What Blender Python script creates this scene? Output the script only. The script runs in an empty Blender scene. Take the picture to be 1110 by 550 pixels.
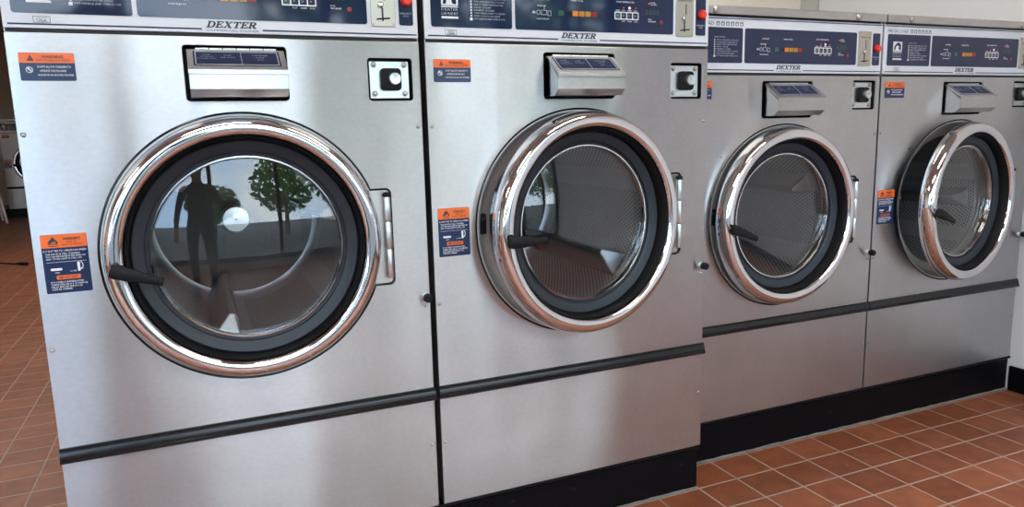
import bpy, bmesh, math, random
from mathutils import Vector, Matrix
random.seed(4)
PI = math.pi
scn = bpy.context.scene
COL = scn.collection

# ------------------------------------------------------------------ materials
def mat(name, color=(.8, .8, .8), rough=.5, metal=0., spec=.5, ior=1.5, coat=0., aniso=0.):
    m = bpy.data.materials.new(name); m.use_nodes = True
    b = m.node_tree.nodes['Principled BSDF']
    b.inputs['Base Color'].default_value = (*color, 1); b.inputs['Roughness'].default_value = rough
    b.inputs['Metallic'].default_value = metal; b.inputs['Specular IOR Level'].default_value = spec
    b.inputs['IOR'].default_value = ior; b.inputs['Coat Weight'].default_value = coat
    b.inputs['Anisotropic'].default_value = aniso
    return m
def N(m, t, **kw):
    n = m.node_tree.nodes.new(t)
    for k, v in kw.items(): setattr(n, k, v)
    return n
def L(m, a, b): m.node_tree.links.new(a, b)
def bsdf(m): return m.node_tree.nodes['Principled BSDF']
def math_node(m, op, a, b=None):
    n = N(m, 'ShaderNodeMath', operation=op)
    for i, v in enumerate((a, b)):
        if v is None: continue
        if isinstance(v, (int, float)): n.inputs[i].default_value = v
        else: L(m, v, n.inputs[i])
    return n.outputs[0]
def noise(m, scale, detail=3, stretch=None, coord='Object'):
    tc = N(m, 'ShaderNodeTexCoord'); out = tc.outputs[coord]
    if stretch:
        mp = N(m, 'ShaderNodeMapping'); mp.inputs['Scale'].default_value = stretch
        L(m, out, mp.inputs[0]); out = mp.outputs[0]
    nz = N(m, 'ShaderNodeTexNoise'); nz.inputs['Scale'].default_value = scale; nz.inputs['Detail'].default_value = detail
    L(m, out, nz.inputs['Vector'])
    return nz.outputs['Fac']
def ramp(m, fac, stops):
    r = N(m, 'ShaderNodeValToRGB'); L(m, fac, r.inputs[0])
    e = r.color_ramp.elements
    e[0].position, e[0].color = stops[0][0], (*stops[0][1], 1)
    e[1].position, e[1].color = stops[-1][0], (*stops[-1][1], 1)
    for p, c in stops[1:-1]:
        q = e.new(p); q.color = (*c, 1)
    return r.outputs[0]
def bump(m, h, strength, dist, prev=None):
    b = N(m, 'ShaderNodeBump'); b.inputs['Strength'].default_value = strength; b.inputs['Distance'].default_value = dist
    L(m, h, b.inputs['Height'])
    if prev is not None: L(m, prev, b.inputs['Normal'])
    return b.outputs[0]

def steel(name, color, rough, aniso, wave):
    m = mat(name, color, rough, 1., aniso=aniso)
    t = N(m, 'ShaderNodeCombineXYZ'); t.inputs[2].default_value = 1.
    L(m, t.outputs[0], bsdf(m).inputs['Tangent'])
    g = noise(m, 1., 2, (3., 3., 420.))                       # fine horizontal brushing
    blot = noise(m, 9., 5)
    rr = math_node(m, 'ADD', math_node(m, 'MULTIPLY', g, .0), rough)
    rr = math_node(m, 'ADD', rr, math_node(m, 'MULTIPLY', math_node(m, 'SUBTRACT', blot, .5), .05))
    L(m, rr, bsdf(m).inputs['Roughness'])
    fine = noise(m, 70., 2, (1., 1., 1.6))
    mot = math_node(m, 'ADD', math_node(m, 'MULTIPLY', blot, .55), math_node(m, 'MULTIPLY', fine, .45))
    c0, c1 = [tuple(q * f for q in color) for f in (.92, 1.08)]
    L(m, ramp(m, mot, [(.30, c0), (.70, c1)]), bsdf(m).inputs['Base Color'])
    w = noise(m, 1., 1, (3.2, 3.2, 1.3))
    n1 = bump(m, w, 1., wave)
    L(m, n1, bsdf(m).inputs['Normal'])
    return m
M = {}
M['steel'] = steel('brushed_steel', (.515, .517, .515), .285, .97, .012)
M['steel_dark'] = steel('dull_steel', (.54, .53, .51), .42, .4, .004)
M['frame_steel'] = mat('door_frame_steel', (.58, .57, .55), .5, .75)
M['chrome'] = mat('chrome', (.80, .80, .81), .07, 1.)
M['zinc'] = mat('zinc_plate', (.70, .74, .73), .30, 1.)
M['screw'] = mat('screw_metal', (.45, .44, .42), .35, 1.)
M['cavity'] = mat('cavity_black', (.008, .008, .008), .6)
M['trim'] = mat('black_trim', (.007, .008, .009), .20, spec=.4)
M['rubber'] = mat('door_rubber', (.018, .024, .032), .45, spec=.4)
M['black'] = mat('black_plastic', (.008, .008, .009), .5, spec=.18)
M['fascia'] = mat('silver_fascia', (.70, .73, .78), .32)
M['navy'] = mat('navy_panel', (.010, .020, .062), .06, ior=1.5)
M['navy_ink'] = mat('navy_ink', (.013, .021, .062), .5, spec=.25)
M['label_navy'] = mat('label_navy', (.014, .028, .085), .22)
M['orange'] = mat('orange_label', (.86, .16, .022), .35)
M['white'] = mat('white_print', (.80, .82, .85), .5)
M['dim'] = mat('pale_print', (.42, .47, .55), .5)
M['ink'] = mat('dark_print', (.03, .032, .04), .5)
M['grey_ink'] = mat('grey_print', (.12, .13, .15), .5)
M['red'] = mat('red_button', (.80, .030, .022), .35)
M['coin'] = mat('coin_plate', (.52, .49, .41), .33, .85)
M['white_plastic'] = mat('white_plastic', (.75, .76, .78), .4)
M['btn_green'] = mat('green_button', (.010, .085, .045), .3)
M['btn_orange'] = mat('orange_button', (.72, .22, .02), .3)
M['btn_amber'] = mat('amber_button', (.46, .22, .012), .3)
M['btn_red'] = mat('red_lamp', (.26, .012, .012), .3)
M['digit'] = mat('green_digits', (.03, .07, .02), .3)
def emis(name, color, strength):
    m = bpy.data.materials.new(name); m.use_nodes = True; nt = m.node_tree; nt.nodes.clear()
    o = nt.nodes.new('ShaderNodeOutputMaterial'); e = nt.nodes.new('ShaderNodeEmission')
    e.inputs[0].default_value = (*color, 1); e.inputs[1].default_value = strength
    nt.links.new(e.outputs[0], o.inputs[0]); return m
M['led'] = emis('red_led', (1., .12, .10), 1.3)
M['led_white'] = emis('lit_led', (1., .75, .72), 1.3)
M['tube'] = emis('fill_glow', (1., .94, .85), 25.)  # glow of the added fill panels

def glassmat(name, tint, ior):
    m = bpy.data.materials.new(name); m.use_nodes = True; nt = m.node_tree; nt.nodes.clear()
    o = nt.nodes.new('ShaderNodeOutputMaterial'); mx = nt.nodes.new('ShaderNodeMixShader')
    tr = nt.nodes.new('ShaderNodeBsdfTransparent'); gl = nt.nodes.new('ShaderNodeBsdfGlossy'); fr = nt.nodes.new('ShaderNodeFresnel')
    tr.inputs[0].default_value = (*tint, 1); gl.inputs['Roughness'].default_value = .012; 
    ge = nt.nodes.new('ShaderNodeNewGeometry'); mr = nt.nodes.new('ShaderNodeMapRange')
    mr.inputs['To Min'].default_value = ior; mr.inputs['To Max'].default_value = 1 / ior      # same reflectance from either side of the thin sheet
    nt.links.new(ge.outputs['Backfacing'], mr.inputs['Value']); nt.links.new(mr.outputs[0], fr.inputs[0])
    nt.links.new(fr.outputs[0], mx.inputs[0]); nt.links.new(tr.outputs[0], mx.inputs[1])
    nt.links.new(gl.outputs[0], mx.inputs[2]); nt.links.new(mx.outputs[0], o.inputs[0])
    return m
M['glass'] = glassmat('door_glass', (.96, .975, .98), 1.6)
M['pane'] = glassmat('window_glass', (.97, .98, .98), 1.45)

def drum_mat():
    m = mat('perforated_drum', (.66, .66, .66), .42, .92)
    tc = N(m, 'ShaderNodeTexCoord'); sp = N(m, 'ShaderNodeSeparateXYZ'); L(m, tc.outputs['Object'], sp.inputs[0])
    x, y, z = sp.outputs
    ang = math_node(m, 'ARCTAN2', z, x)
    u = math_node(m, 'MULTIPLY', ang, .255 / .0125); v = math_node(m, 'MULTIPLY', y, 1 / .0108)
    row = math_node(m, 'FLOOR', v)
    u2 = math_node(m, 'ADD', u, math_node(m, 'MULTIPLY', math_node(m, 'MODULO', row, 2.), .5))
    fu = math_node(m, 'SUBTRACT', math_node(m, 'FRACT', u2), .5); fv = math_node(m, 'SUBTRACT', math_node(m, 'FRACT', v), .5)
    d = math_node(m, 'ADD', math_node(m, 'MULTIPLY', fu, fu), math_node(m, 'MULTIPLY', fv, fv))
    hole = math_node(m, 'LESS_THAN', d, .075)
    band = math_node(m, 'LESS_THAN', math_node(m, 'FRACT', math_node(m, 'ADD', math_node(m, 'MULTIPLY', ang, 6 / (2 * PI)), .5)), .74)
    lim = math_node(m, 'MULTIPLY', math_node(m, 'GREATER_THAN', y, .10), math_node(m, 'LESS_THAN', y, .66))
    hole = math_node(m, 'MULTIPLY', math_node(m, 'MULTIPLY', hole, band), lim)
    mx = N(m, 'ShaderNodeMix', data_type='RGBA'); L(m, hole, mx.inputs[0])
    mx.inputs[6].default_value = (.66, .66, .655, 1); mx.inputs[7].default_value = (.012, .012, .012, 1)
    L(m, mx.outputs[2], bsdf(m).inputs['Base Color'])
    L(m, bump(m, math_node(m, 'MULTIPLY', hole, -1.), .5, .002), bsdf(m).inputs['Normal'])
    return m
M['drum'] = drum_mat()
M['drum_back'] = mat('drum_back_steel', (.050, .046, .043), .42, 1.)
M['drum_steel'] = mat('lifter_steel', (.36, .36, .36), .40, .95)
M['hub'] = mat('hub_cap', (.90, .93, .93), .32, 1.)

TX, TY, OX, OY = .15138, .13352, 1.8497, .1366
def floor_mat():
    m = mat('terracotta_tile', (.2, .08, .05), .4, spec=.35)
    tc = N(m, 'ShaderNodeTexCoord'); sp = N(m, 'ShaderNodeSeparateXYZ'); L(m, tc.outputs['Object'], sp.inputs[0])
    u = math_node(m, 'MULTIPLY', math_node(m, 'SUBTRACT', sp.outputs[0], OX), 1 / TX)
    v = math_node(m, 'MULTIPLY', math_node(m, 'SUBTRACT', sp.outputs[1], OY), 1 / TY)
    def edge(w, size):
        f = math_node(m, 'ABSOLUTE', math_node(m, 'SUBTRACT', math_node(m, 'FRACT', w), .5))
        return math_node(m, 'MULTIPLY', math_node(m, 'SUBTRACT', .5, f), size)
    dist = math_node(m, 'MINIMUM', edge(u, TX), edge(v, TY))
    wob = math_node(m, 'MULTIPLY', math_node(m, 'SUBTRACT', noise(m, 40., 3), .5), .0022)
    grout = math_node(m, 'LESS_THAN', math_node(m, 'ADD', dist, wob), .0030)
    cb = N(m, 'ShaderNodeCombineXYZ'); L(m, math_node(m, 'FLOOR', u), cb.inputs[0]); L(m, math_node(m, 'FLOOR', v), cb.inputs[1])
    wn = N(m, 'ShaderNodeTexWhiteNoise', noise_dimensions='2D'); L(m, cb.outputs[0], wn.inputs['Vector'])
    base = ramp(m, wn.outputs['Value'], [(0, (.195, .058, .024)), (.5, (.238, .073, .031)), (1, (.280, .093, .041))])
    dirt = ramp(m, noise(m, 14., 8), [(.35, (.82, .80, .80)), (.62, (1.12, 1.12, 1.14))])
    mx = N(m, 'ShaderNodeMix', data_type='RGBA', blend_type='MULTIPLY'); mx.inputs[0].default_value = 1.
    L(m, base, mx.inputs[6]); L(m, dirt, mx.inputs[7])
    sc = ramp(m, noise(m, 30., 10, (1., 1., 1.)), [(.66, (0, 0, 0)), (.74, (1, 1, 1))])
    m2 = N(m, 'ShaderNodeMix', data_type='RGBA'); m2.inputs[7].default_value = (.40, .27, .21, 1)
    L(m, math_node(m, 'MULTIPLY', sc, .35), m2.inputs[0]); L(m, mx.outputs[2], m2.inputs[6])
    m3 = N(m, 'ShaderNodeMix', data_type='RGBA'); L(m, grout, m3.inputs[0]); L(m, m2.outputs[2], m3.inputs[6])
    m3.inputs[7].default_value = (.36, .28, .235, 1)
    L(m, m3.outputs[2], bsdf(m).inputs['Base Color'])
    L(m, math_node(m, 'ADD', math_node(m, 'MULTIPLY', noise(m, 18., 4), .22), .30), bsdf(m).inputs['Roughness'])
    h = math_node(m, 'MINIMUM', math_node(m, 'MULTIPLY', dist, 180.), 1.)
    L(m, bump(m, h, .5, .002), bsdf(m).inputs['Normal'])
    return m
M['floor'] = floor_mat()
def kick_mat():
    m = mat('black_plinth', (.010, .010, .011), .25, spec=.10)
    f = noise(m, 26., 9, (1., 1., 1.6))
    L(m, ramp(m, f, [(.64, (.004, .004, .005)), (.73, (.009, .009, .010)), (.80, (.22, .22, .22))]), bsdf(m).inputs['Base Color'])
    L(m, math_node(m, 'ADD', math_node(m, 'MULTIPLY', noise(m, 9., 4), .3), .18), bsdf(m).inputs['Roughness'])
    return m
M['plinth'] = kick_mat()
M['caulk'] = mat('grey_caulk', (.17, .155, .14), .8)
def paint(name, c):
    m = mat(name, c, .55)
    L(m, bump(m, noise(m, 160., 3), .08, .002), bsdf(m).inputs['Normal'])
    return m
M['cream'] = paint('cream_paint', (.76, .70, .62))
M['white_wall'] = paint('white_paint', (.70, .70, .72))
M['beige'] = paint('beige_paint', (.46, .38, .30))
M['ceiling'] = paint('ceiling_paint', (.66, .64, .60))
M['frame'] = mat('bronze_window_frame', (.035, .028, .024), .4)
M['conduit'] = mat('grey_green_paint', (.46, .47, .43), .5)
def asphalt():
    m = mat('dark_asphalt', (.3, .3, .3), .8)
    L(m, ramp(m, noise(m, 3., 8), [(.3, (.022, .022, .022)), (.7, (.036, .035, .034))]), bsdf(m).inputs['Base Color'])
    return m
M['pavement'] = asphalt()
M['bark'] = mat('bark', (.09, .06, .04), .9)
def leafm():
    m = mat('tree_leaves', (.06, .13, .03), .6)
    L(m, ramp(m, noise(m, 2.2, 4), [(.3, (.050, .115, .025)), (.7, (.17, .30, .07))]), bsdf(m).inputs['Base Color'])
    return m
M['leaf'] = leafm()

# ------------------------------------------------------------------ mesh helpers
class MB:
    def __init__(s): s.bm = bmesh.new()
    def box(s, x0, y0, z0, x1, y1, z1, bev=0., seg=2):
        t = bmesh.new()
        r = bmesh.ops.create_cube(t, size=1.)
        for v in r['verts']:
            v.co = Vector(((x0 + x1) / 2 + v.co.x * (x1 - x0), (y0 + y1) / 2 + v.co.y * (y1 - y0), (z0 + z1) / 2 + v.co.z * (z1 - z0)))
        if bev: bmesh.ops.bevel(t, geom=t.edges[:], offset=bev, segments=seg, affect='EDGES', profile=.5)
        s.merge(t); return s
    def merge(s, t, mtx=None):
        me = bpy.data.meshes.new('tmp'); t.to_mesh(me); t.free()
        if mtx is not None: me.transform(mtx)
        s.bm.from_mesh(me); bpy.data.meshes.remove(me)
    def lathe(s, prof, cx=0., cz=0., seg=96, axis='y', cy=0., closed=False):
        """prof: list of (radius, along-axis)"""
        rings = []
        for R, a in prof:
            ring = []
            if R < 1e-6:
                p = (cx, cy + a, cz) if axis == 'y' else (cx, cy, cz + a)
                ring = [s.bm.verts.new(p)] * seg
            else:
                for k in range(seg):
                    t = 2 * PI * k / seg
                    p = (cx + R * math.cos(t), cy + a, cz + R * math.sin(t)) if axis == 'y' else (cx + R * math.cos(t), cy + R * math.sin(t), cz + a)
                    ring.append(s.bm.verts.new(p))
            rings.append(ring)
        pairs = list(zip(rings, rings[1:]))
        if closed: pairs.append((rings[-1], rings[0]))
        for a, b in pairs:
            for k in range(seg):
                q = [a[k], a[(k + 1) % seg], b[(k + 1) % seg], b[k]]
                u = []
                for v in q:
                    if v not in u: u.append(v)
                if len(u) > 2:
                    try: s.bm.faces.new(u)
                    except ValueError: pass
        return s
    def tube(s, pts, r, seg=10, closed=False, cap=True):
        pts = [Vector(p) for p in pts]; n = len(pts); rings = []
        rad = r if isinstance(r, (list, tuple)) else [r] * n
        for i, p in enumerate(pts):
            a = pts[(i - 1) % n] if (closed or i > 0) else p
            b = pts[(i + 1) % n] if (closed or i < n - 1) else p
            d = (b - a).normalized()
            up = Vector((0, 0, 1)) if abs(d.z) < .9 else Vector((0, 1, 0))
            if abs(d.y) < .5 and closed: up = Vector((0, 1, 0))
            u = d.cross(up).normalized(); w = d.cross(u).normalized()
            rings.append([s.bm.verts.new(p + rad[i] * (math.cos(2 * PI * k / seg) * u + math.sin(2 * PI * k / seg) * w)) for k in range(seg)])
        for i in range(n if closed else n - 1):
            a, b = rings[i], rings[(i + 1) % n]
            for k in range(seg): s.bm.faces.new([a[k], a[(k + 1) % seg], b[(k + 1) % seg], b[k]])
        if cap and not closed:
            s.bm.faces.new(rings[0]); s.bm.faces.new(rings[-1])
        return s
    def prism(s, prof, x0, x1):
        """profile of (y,z) extruded along x"""
        a = [s.bm.verts.new((x0, y, z)) for y, z in prof]; b = [s.bm.verts.new((x1, y, z)) for y, z in prof]
        n = len(prof)
        for k in range(n): s.bm.faces.new([a[k], a[(k + 1) % n], b[(k + 1) % n], b[k]])
        s.bm.faces.new(a); s.bm.faces.new(b); return s
    def mesh(s, name, m, smooth=40, bev=None):
        bmesh.ops.remove_doubles(s.bm, verts=s.bm.verts[:], dist=1e-6)
        bmesh.ops.recalc_face_normals(s.bm, faces=s.bm.faces[:])
        me = bpy.data.meshes.new(name); s.bm.to_mesh(me); s.bm.free()
        me.materials.append(m)
        if smooth:
            me.shade_smooth(); me.set_sharp_from_angle(angle=math.radians(smooth))
        return me
def link(name, me, parent=None, loc=(0, 0, 0)):
    o = bpy.data.objects.new(name, me); COL.objects.link(o); o.location = loc
    if parent is not None: o.parent = parent
    return o
def obj(name, mb, m, parent=None, loc=(0, 0, 0), smooth=40):
    return link(name, mb.mesh(name, m, smooth), parent, loc)
def empty(name, loc, label, cat, group=None, rz=0.):
    o = bpy.data.objects.new(name, None); COL.objects.link(o); o.location = loc; o.rotation_euler = (0, 0, rz)
    o.empty_display_size = .1
    tag(o, label, cat, group); return o
def tag(o, label, cat, group=None):
    o['label'] = label; o['category'] = cat
    if group: o['group'] = group
    return o
def struct(o): o['kind'] = 'structure'; return o

ROT = Matrix(((1, 0, 0, 0), (0, 0, -1, 0), (0, 1, 0, 0), (0, 0, 0, 1)))       # curve plane -> upright plane facing -y
def curve_to_mesh(cu):
    o = bpy.data.objects.new('tmp', cu); COL.objects.link(o)
    dg = bpy.context.evaluated_depsgraph_get(); dg.update()
    me = bpy.data.meshes.new_from_object(o.evaluated_get(dg))
    bpy.data.objects.remove(o); return me
def plate(outlines, y, thick, bev=0., grow=0.):
    """flat sheet whose front lies at y, outlines in (x,z), holes by nesting"""
    cu = bpy.data.curves.new('tmp', 'CURVE'); cu.dimensions = '2D'; cu.fill_mode = 'BOTH'
    cu.extrude = thick / 2 - bev; cu.bevel_depth = bev; cu.bevel_resolution = 1; cu.offset = -bev + grow
    for ol in outlines:
        sp = cu.splines.new('POLY'); sp.points.add(len(ol) - 1); sp.use_cyclic_u = True
        for p, q in zip(sp.points, ol): p.co = (q[0], q[1], 0, 1)
    me = curve_to_mesh(cu); bpy.data.curves.remove(cu)
    me.transform(Matrix.Translation((0, y + thick / 2, 0)) @ ROT)
    return me
def rr(x0, z0, x1, z1, r, n=5):
    o = []
    for cx, cz, a in ((x1 - r, z1 - r, 0), (x0 + r, z1 - r, 90), (x0 + r, z0 + r, 180), (x1 - r, z0 + r, 270)):
        for k in range(n + 1):
            t = math.radians(a + 90 * k / n); o.append((cx + r * math.cos(t), cz + r * math.sin(t)))
    return o
def flat(name, outlines, y, thick, m, parent, bev=0., sharp=40, grow=0.):
    me = plate(outlines, y, thick, bev, grow); me.materials.clear(); me.materials.append(m)
    me.shade_smooth(); me.set_sharp_from_angle(angle=math.radians(sharp))
    return link(name, me, parent)
def text_mesh(lines, thick=.0004):
    """lines: (string, x, z, cap height, align, max width or None, shear) -> one mesh at y=0 plane facing -y"""
    bm = bmesh.new()
    for ln in lines:
        s, x, z, h, al = ln[:5]; width = ln[5] if len(ln) > 5 else None
        cu = bpy.data.curves.new('tmp', 'FONT'); cu.body = s; cu.size = 1.; cu.resolution_u = 1; cu.extrude = 0
        cu.offset = ln[6] if len(ln) > 6 else 0.
        me = curve_to_mesh(cu); bpy.data.curves.remove(cu)
        if not me.vertices: continue
        xs = [v.co.x for v in me.vertices]; w = max(xs) - min(xs); x0 = min(xs)
        sy = h / .70; sx = sy
        if width: sx = width / w
        off = {'l': 0, 'c': -.5, 'r': -1}[al] * w * sx
        me.transform(Matrix.Translation((x + off, 0, z)) @ ROT @ Matrix.Diagonal((sx, sy, 1, 1)) @ Matrix.Translation((-x0, 0, 0)))
        bm.from_mesh(me); bpy.data.meshes.remove(me)
    return bm
def text(name, lines, y, m, parent, loc=None):
    bm = text_mesh(lines)
    r = bmesh.ops.extrude_face_region(bm, geom=bm.faces[:])
    for v in [e for e in r['geom'] if isinstance(e, bmesh.types.BMVert)]: v.co.y -= .0004
    me = bpy.data.meshes.new(name); bm.to_mesh(me); bm.free()
    me.transform(Matrix.Translation((0, y, 0))); me.materials.append(m)
    return link(name, me, parent)

# ------------------------------------------------------------------ serif lettering
def serif(word, x0, x1, z0, z1, shear=.28):
    """hand-drawn slab capitals D E X T E R, returns outlines"""
    G = {
     'D': (.86, [[(0,0),(.46,0),(.66,.06),(.80,.22),(.85,.5),(.80,.78),(.66,.94),(.46,1),(0,1),(0,.94),(.10,.92),(.10,.08),(0,.06)],
                 [(.28,.08),(.28,.92),(.44,.92),(.56,.84),(.64,.68),(.66,.5),(.64,.32),(.56,.16),(.44,.08)]]),
     'E': (.76, [[(0,0),(.70,0),(.74,.28),(.68,.28),(.58,.08),(.28,.08),(.28,.48),(.42,.48),(.47,.36),(.52,.36),(.52,.68),(.47,.68),(.42,.56),(.28,.56),(.28,.92),(.56,.92),(.65,.75),(.71,.75),(.68,1),(0,1),(0,.94),(.10,.92),(.10,.08),(0,.06)]]),
     'X': (.92, [[(0,0),(.32,0),(.32,.06),(.22,.09),(.42,.40),(.60,.09),(.52,.06),(.52,0),(.92,0),(.92,.06),(.83,.08),(.53,.55),(.76,.91),(.88,.94),(.88,1),(.58,1),(.58,.94),(.66,.91),(.48,.64),(.32,.91),(.40,.94),(.40,1),(.02,1),(.02,.94),(.10,.92),(.38,.48),(.12,.09),(0,.06)]]),
     'T': (.82, [[(.20,0),(.62,0),(.62,.06),(.50,.08),(.50,.92),(.62,.92),(.74,.72),(.80,.72),(.78,1),(.04,1),(.02,.72),(.08,.72),(.20,.92),(.32,.92),(.32,.08),(.20,.06)]]),
     'R': (.90, [[(0,0),(.40,0),(.40,.06),(.28,.08),(.28,.47),(.36,.47),(.62,.0),(.90,0),(.90,.06),(.80,.08),(.56,.49),(.70,.56),(.76,.73),(.70,.90),(.50,1),(0,1),(0,.94),(.10,.92),(.10,.08),(0,.06)],
                 [(.28,.55),(.28,.92),(.42,.92),(.53,.87),(.57,.74),(.53,.60),(.42,.55)]]),
    }
    tot = sum(G[c][0] + .06 for c in word) - .06 + shear
    sx = (x1 - x0) / tot; h = z1 - z0; cur = 0.; out = []
    for c in word:
        w, ols = G[c]
        for ol in ols: out.append([(x0 + (cur + x + shear * z) * sx, z0 + z * h) for x, z in ol])
        cur += w + .06
    return out

# ------------------------------------------------------------------ washer
W, DEPTH = .843, 1.0
ZK, ZT0, ZT1 = .148, .449, .482
RH = .3055                                                   # door opening in the front sheet
SCREW = MB().lathe([(0, -.0042), (.003, -.0040), (.0052, -.0026), (.006, 0), (.0086, -.0004), (.0088, .0012)], seg=20).mesh('screw', M['screw'])
CAPSCREW = MB().lathe([(0, -.010), (.006, -.0095), (.010, -.006), (.011, 0), (.011, .002)], seg=20).mesh('cap_screw', M['screw'])
DRUM = None
CACHE = {}
def shared(key, fn):
    if key not in CACHE: CACHE[key] = fn()
    return CACHE[key]

def door_outline(cx, cz):
    a0 = math.asin(.119 / RH); a1 = 2 * PI - math.asin(.117 / RH)
    o = [(cx + RH * math.cos(a0 + (a1 - a0) * k / 110), cz + RH * math.sin(a0 + (a1 - a0) * k / 110)) for k in range(111)]
    xr = cx + .330
    def corner(x, z, a, r=.012):
        return [(x + r * math.cos(math.radians(a + 15 * k)), z + r * math.sin(math.radians(a + 15 * k))) for k in range(7)]
    o += corner(xr - .012, cz - .117 + .012, 270)
    o += corner(xr - .012, cz + .119 - .012, 0)
    return o

def washer(X, Y, dz, label, door_angle, handle_angle, far=False):
    t = empty('washing_machine', (X, Y, ZK), label, 'washing machine', 'stainless front-load washing machines')
    def P(x, y, z): return (x, y, z - ZK)
    ROOT = bpy.data.objects.new('tmp', None)
    made = []
    def put(o, parent=None):
        """parts are modelled in floor coordinates; shift them under the empty"""
        if parent is None:
            o.parent = t; o.location = (o.location.x, o.location.y, o.location.z - ZK)
        else: o.parent = parent
        return o
    cx, cz = .4235, .884 + dz
    zp = 1.356 + (-.060 if dz else 0.)
    dzl = -.040 if dz else 0.; dzc = -.035 if dz else 0.
    ztop = zp + .203
    # cabinet shell, open at the front
    b = MB()
    b.box(.002, .004, ZK, .010, DEPTH, ztop - .004); b.box(W - .010, .004, ZK, W - .002, DEPTH, ztop - .004)
    b.box(.010, DEPTH - .008, ZK, W - .010, DEPTH, ztop - .004); b.box(.010, .004, ZK, W - .010, DEPTH - .008, ZK + .008)
    put(obj('cabinet', b, M['steel_dark']))
    # front sheet
    dx0, dx1, dz0, dz1 = .319, .533, zp - .141, zp - .023
    kx0, kx1, kz0, kz1 = .715, .823, 1.213 + dzc, 1.312 + dzc
    fp = put(flat('front_panel', [rr(.001, ZT1 - .004, W - .001, zp - .005, .003), door_outline(cx, cz), rr(dx0, dz0, dx1, dz1, .008), rr(kx0, kz0, kx1, kz1, .008)], 0., .005, M['steel'], None, .0012))
    put(flat('lower_panel', [rr(.001, ZK + .003, W - .001, ZT0 + .006, .003)], 0., .005, M['steel'], None, .0012))
    # moulded black strip
    z0, z1 = ZT0, ZT1
    b = MB().prism([(.002, z0), (-.010, z0), (-.013, z0 + .004), (-.013, z0 + .007), (-.009, z0 + .010), (-.009, z0 + .016), (-.007, z0 + .022), (-.004, z1 - .006), (-.0045, z1), (.002, z1)], .0, W + .002)
    put(obj('trim_strip', b, M['trim'], smooth=25))
    # door frame and boot
    b = MB().lathe([(.3035, .004), (.3025, .0005), (.300, .0), (.296, .002), (.292, .010), (.270, .026), (.258, .034), (.250, .046), (.248, .075), (.262, .078)], cx, cz)
    fr = put(obj('door_frame', b, M['frame_steel']))
    pts = [(x, .0005, z) for x, z in door_outline(cx, cz)]
    se = obj('gap_shade', MB().tube(pts, .0026, 8, closed=True), M['trim']); se.parent = fr  # black tube standing in for the shade in the gap round the opening
    b = MB().box(cx - .292, .008, cz - .014, cx - .272, .030, cz + .040, .004)
    la = obj('latch', b, M['black']); la.parent = fr
    b = MB().lathe([(0, .002), (.0045, .002), (.0055, .006), (.0055, .02)], cx - .281, cz + .026, 16)
    lp = obj('latch_pin', b, M['chrome']); lp.parent = fr
    # hinge
    hp = put(flat('hinge', [rr(cx + .262, cz - .114, cx + .327, cz + .116, .010)], .004, .004, M['steel_dark'], None))
    hx = cx + .318
    b = MB()
    for za, zb in ((-.098, -.028), (-.026, .040), (.042, .100)):
        b.lathe([(0, za), (.0075, za), (.0082, za + .002), (.0082, zb - .002), (.0075, zb), (0, zb)], hx, 0, 20, axis='z', cy=-.011)
    for v in b.bm.verts: v.co.z += cz
    hn = obj('hinge_pin', b, M['zinc']); hn.parent = hp
    b = MB().lathe([(0, .112), (.006, .112), (.010, .108), (.010, .101), (0, .101)], hx, 0, 18, axis='z', cy=-.010)
    for v in b.bm.verts: v.co.z += cz
    hc = obj('hinge_cap', b, M['black']); hc.parent = hp
    # drum with lifters and hub (origin at the drum axis)
    def mk_drum():
        b = MB().lathe([(.250, .080), (.256, .086), (.258, .10), (.258, .112), (.258, .30), (.258, .50), (.258, .674), (.258, .685), (.250, .70), (.235, .705)], 0, 0, 96)
        return b.mesh('drum', M['drum'], 60)
    dr = link('drum', shared('drum', mk_drum)); dr.location = (cx, 0, cz); put(dr)
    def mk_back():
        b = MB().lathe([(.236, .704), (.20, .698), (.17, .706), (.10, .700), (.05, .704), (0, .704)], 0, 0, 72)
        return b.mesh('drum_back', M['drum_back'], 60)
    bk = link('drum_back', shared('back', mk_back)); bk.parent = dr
    def mk_lift():
        b = MB()
        v = [b.bm.verts.new(p) for p in ((-.040, .12, -.254), (.040, .12, -.254), (.008, .14, -.185), (-.008, .14, -.185), (-.040, .675, -.254), (.040, .675, -.254), (.010, .66, -.170), (-.010, .66, -.170))]
        for q in ((0, 1, 2, 3), (4, 5, 6, 7), (0, 3, 7, 4), (1, 2, 6, 5), (3, 2, 6, 7), (0, 1, 5, 4)): b.bm.faces.new([v[i] for i in q])
        bmesh.ops.bevel(b.bm, geom=b.bm.edges[:], offset=.005, segments=3, affect='EDGES', profile=.5)
        return b.mesh('lifter', M['drum_steel'])
    for k in range(3):
        lf = link('lifter', shared('lift', mk_lift)); lf.parent = dr; lf.rotation_euler = (0, math.radians(LIFT + 120 * k), 0)
    def mk_hub():
        b = MB().lathe([(0, .662), (.002, .662), (.0025, .658), (.038, .660), (.043, .666), (.044, .704)], 0, 0, 48)
        return b.mesh('hub', M['hub'])
    hb = link('hub', shared('hub', mk_hub)); hb.parent = dr
    def mk_dot(): return MB().lathe([(0, .6565), (.0035, .6568), (.004, .660)], 0, 0, 16).mesh('hub_bolt', M['black'])
    hd = link('hub_bolt', shared('hubdot', mk_dot)); hd.parent = dr
    # door: origin on the hinge axis
    HX, HY = .318, -.011
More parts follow.
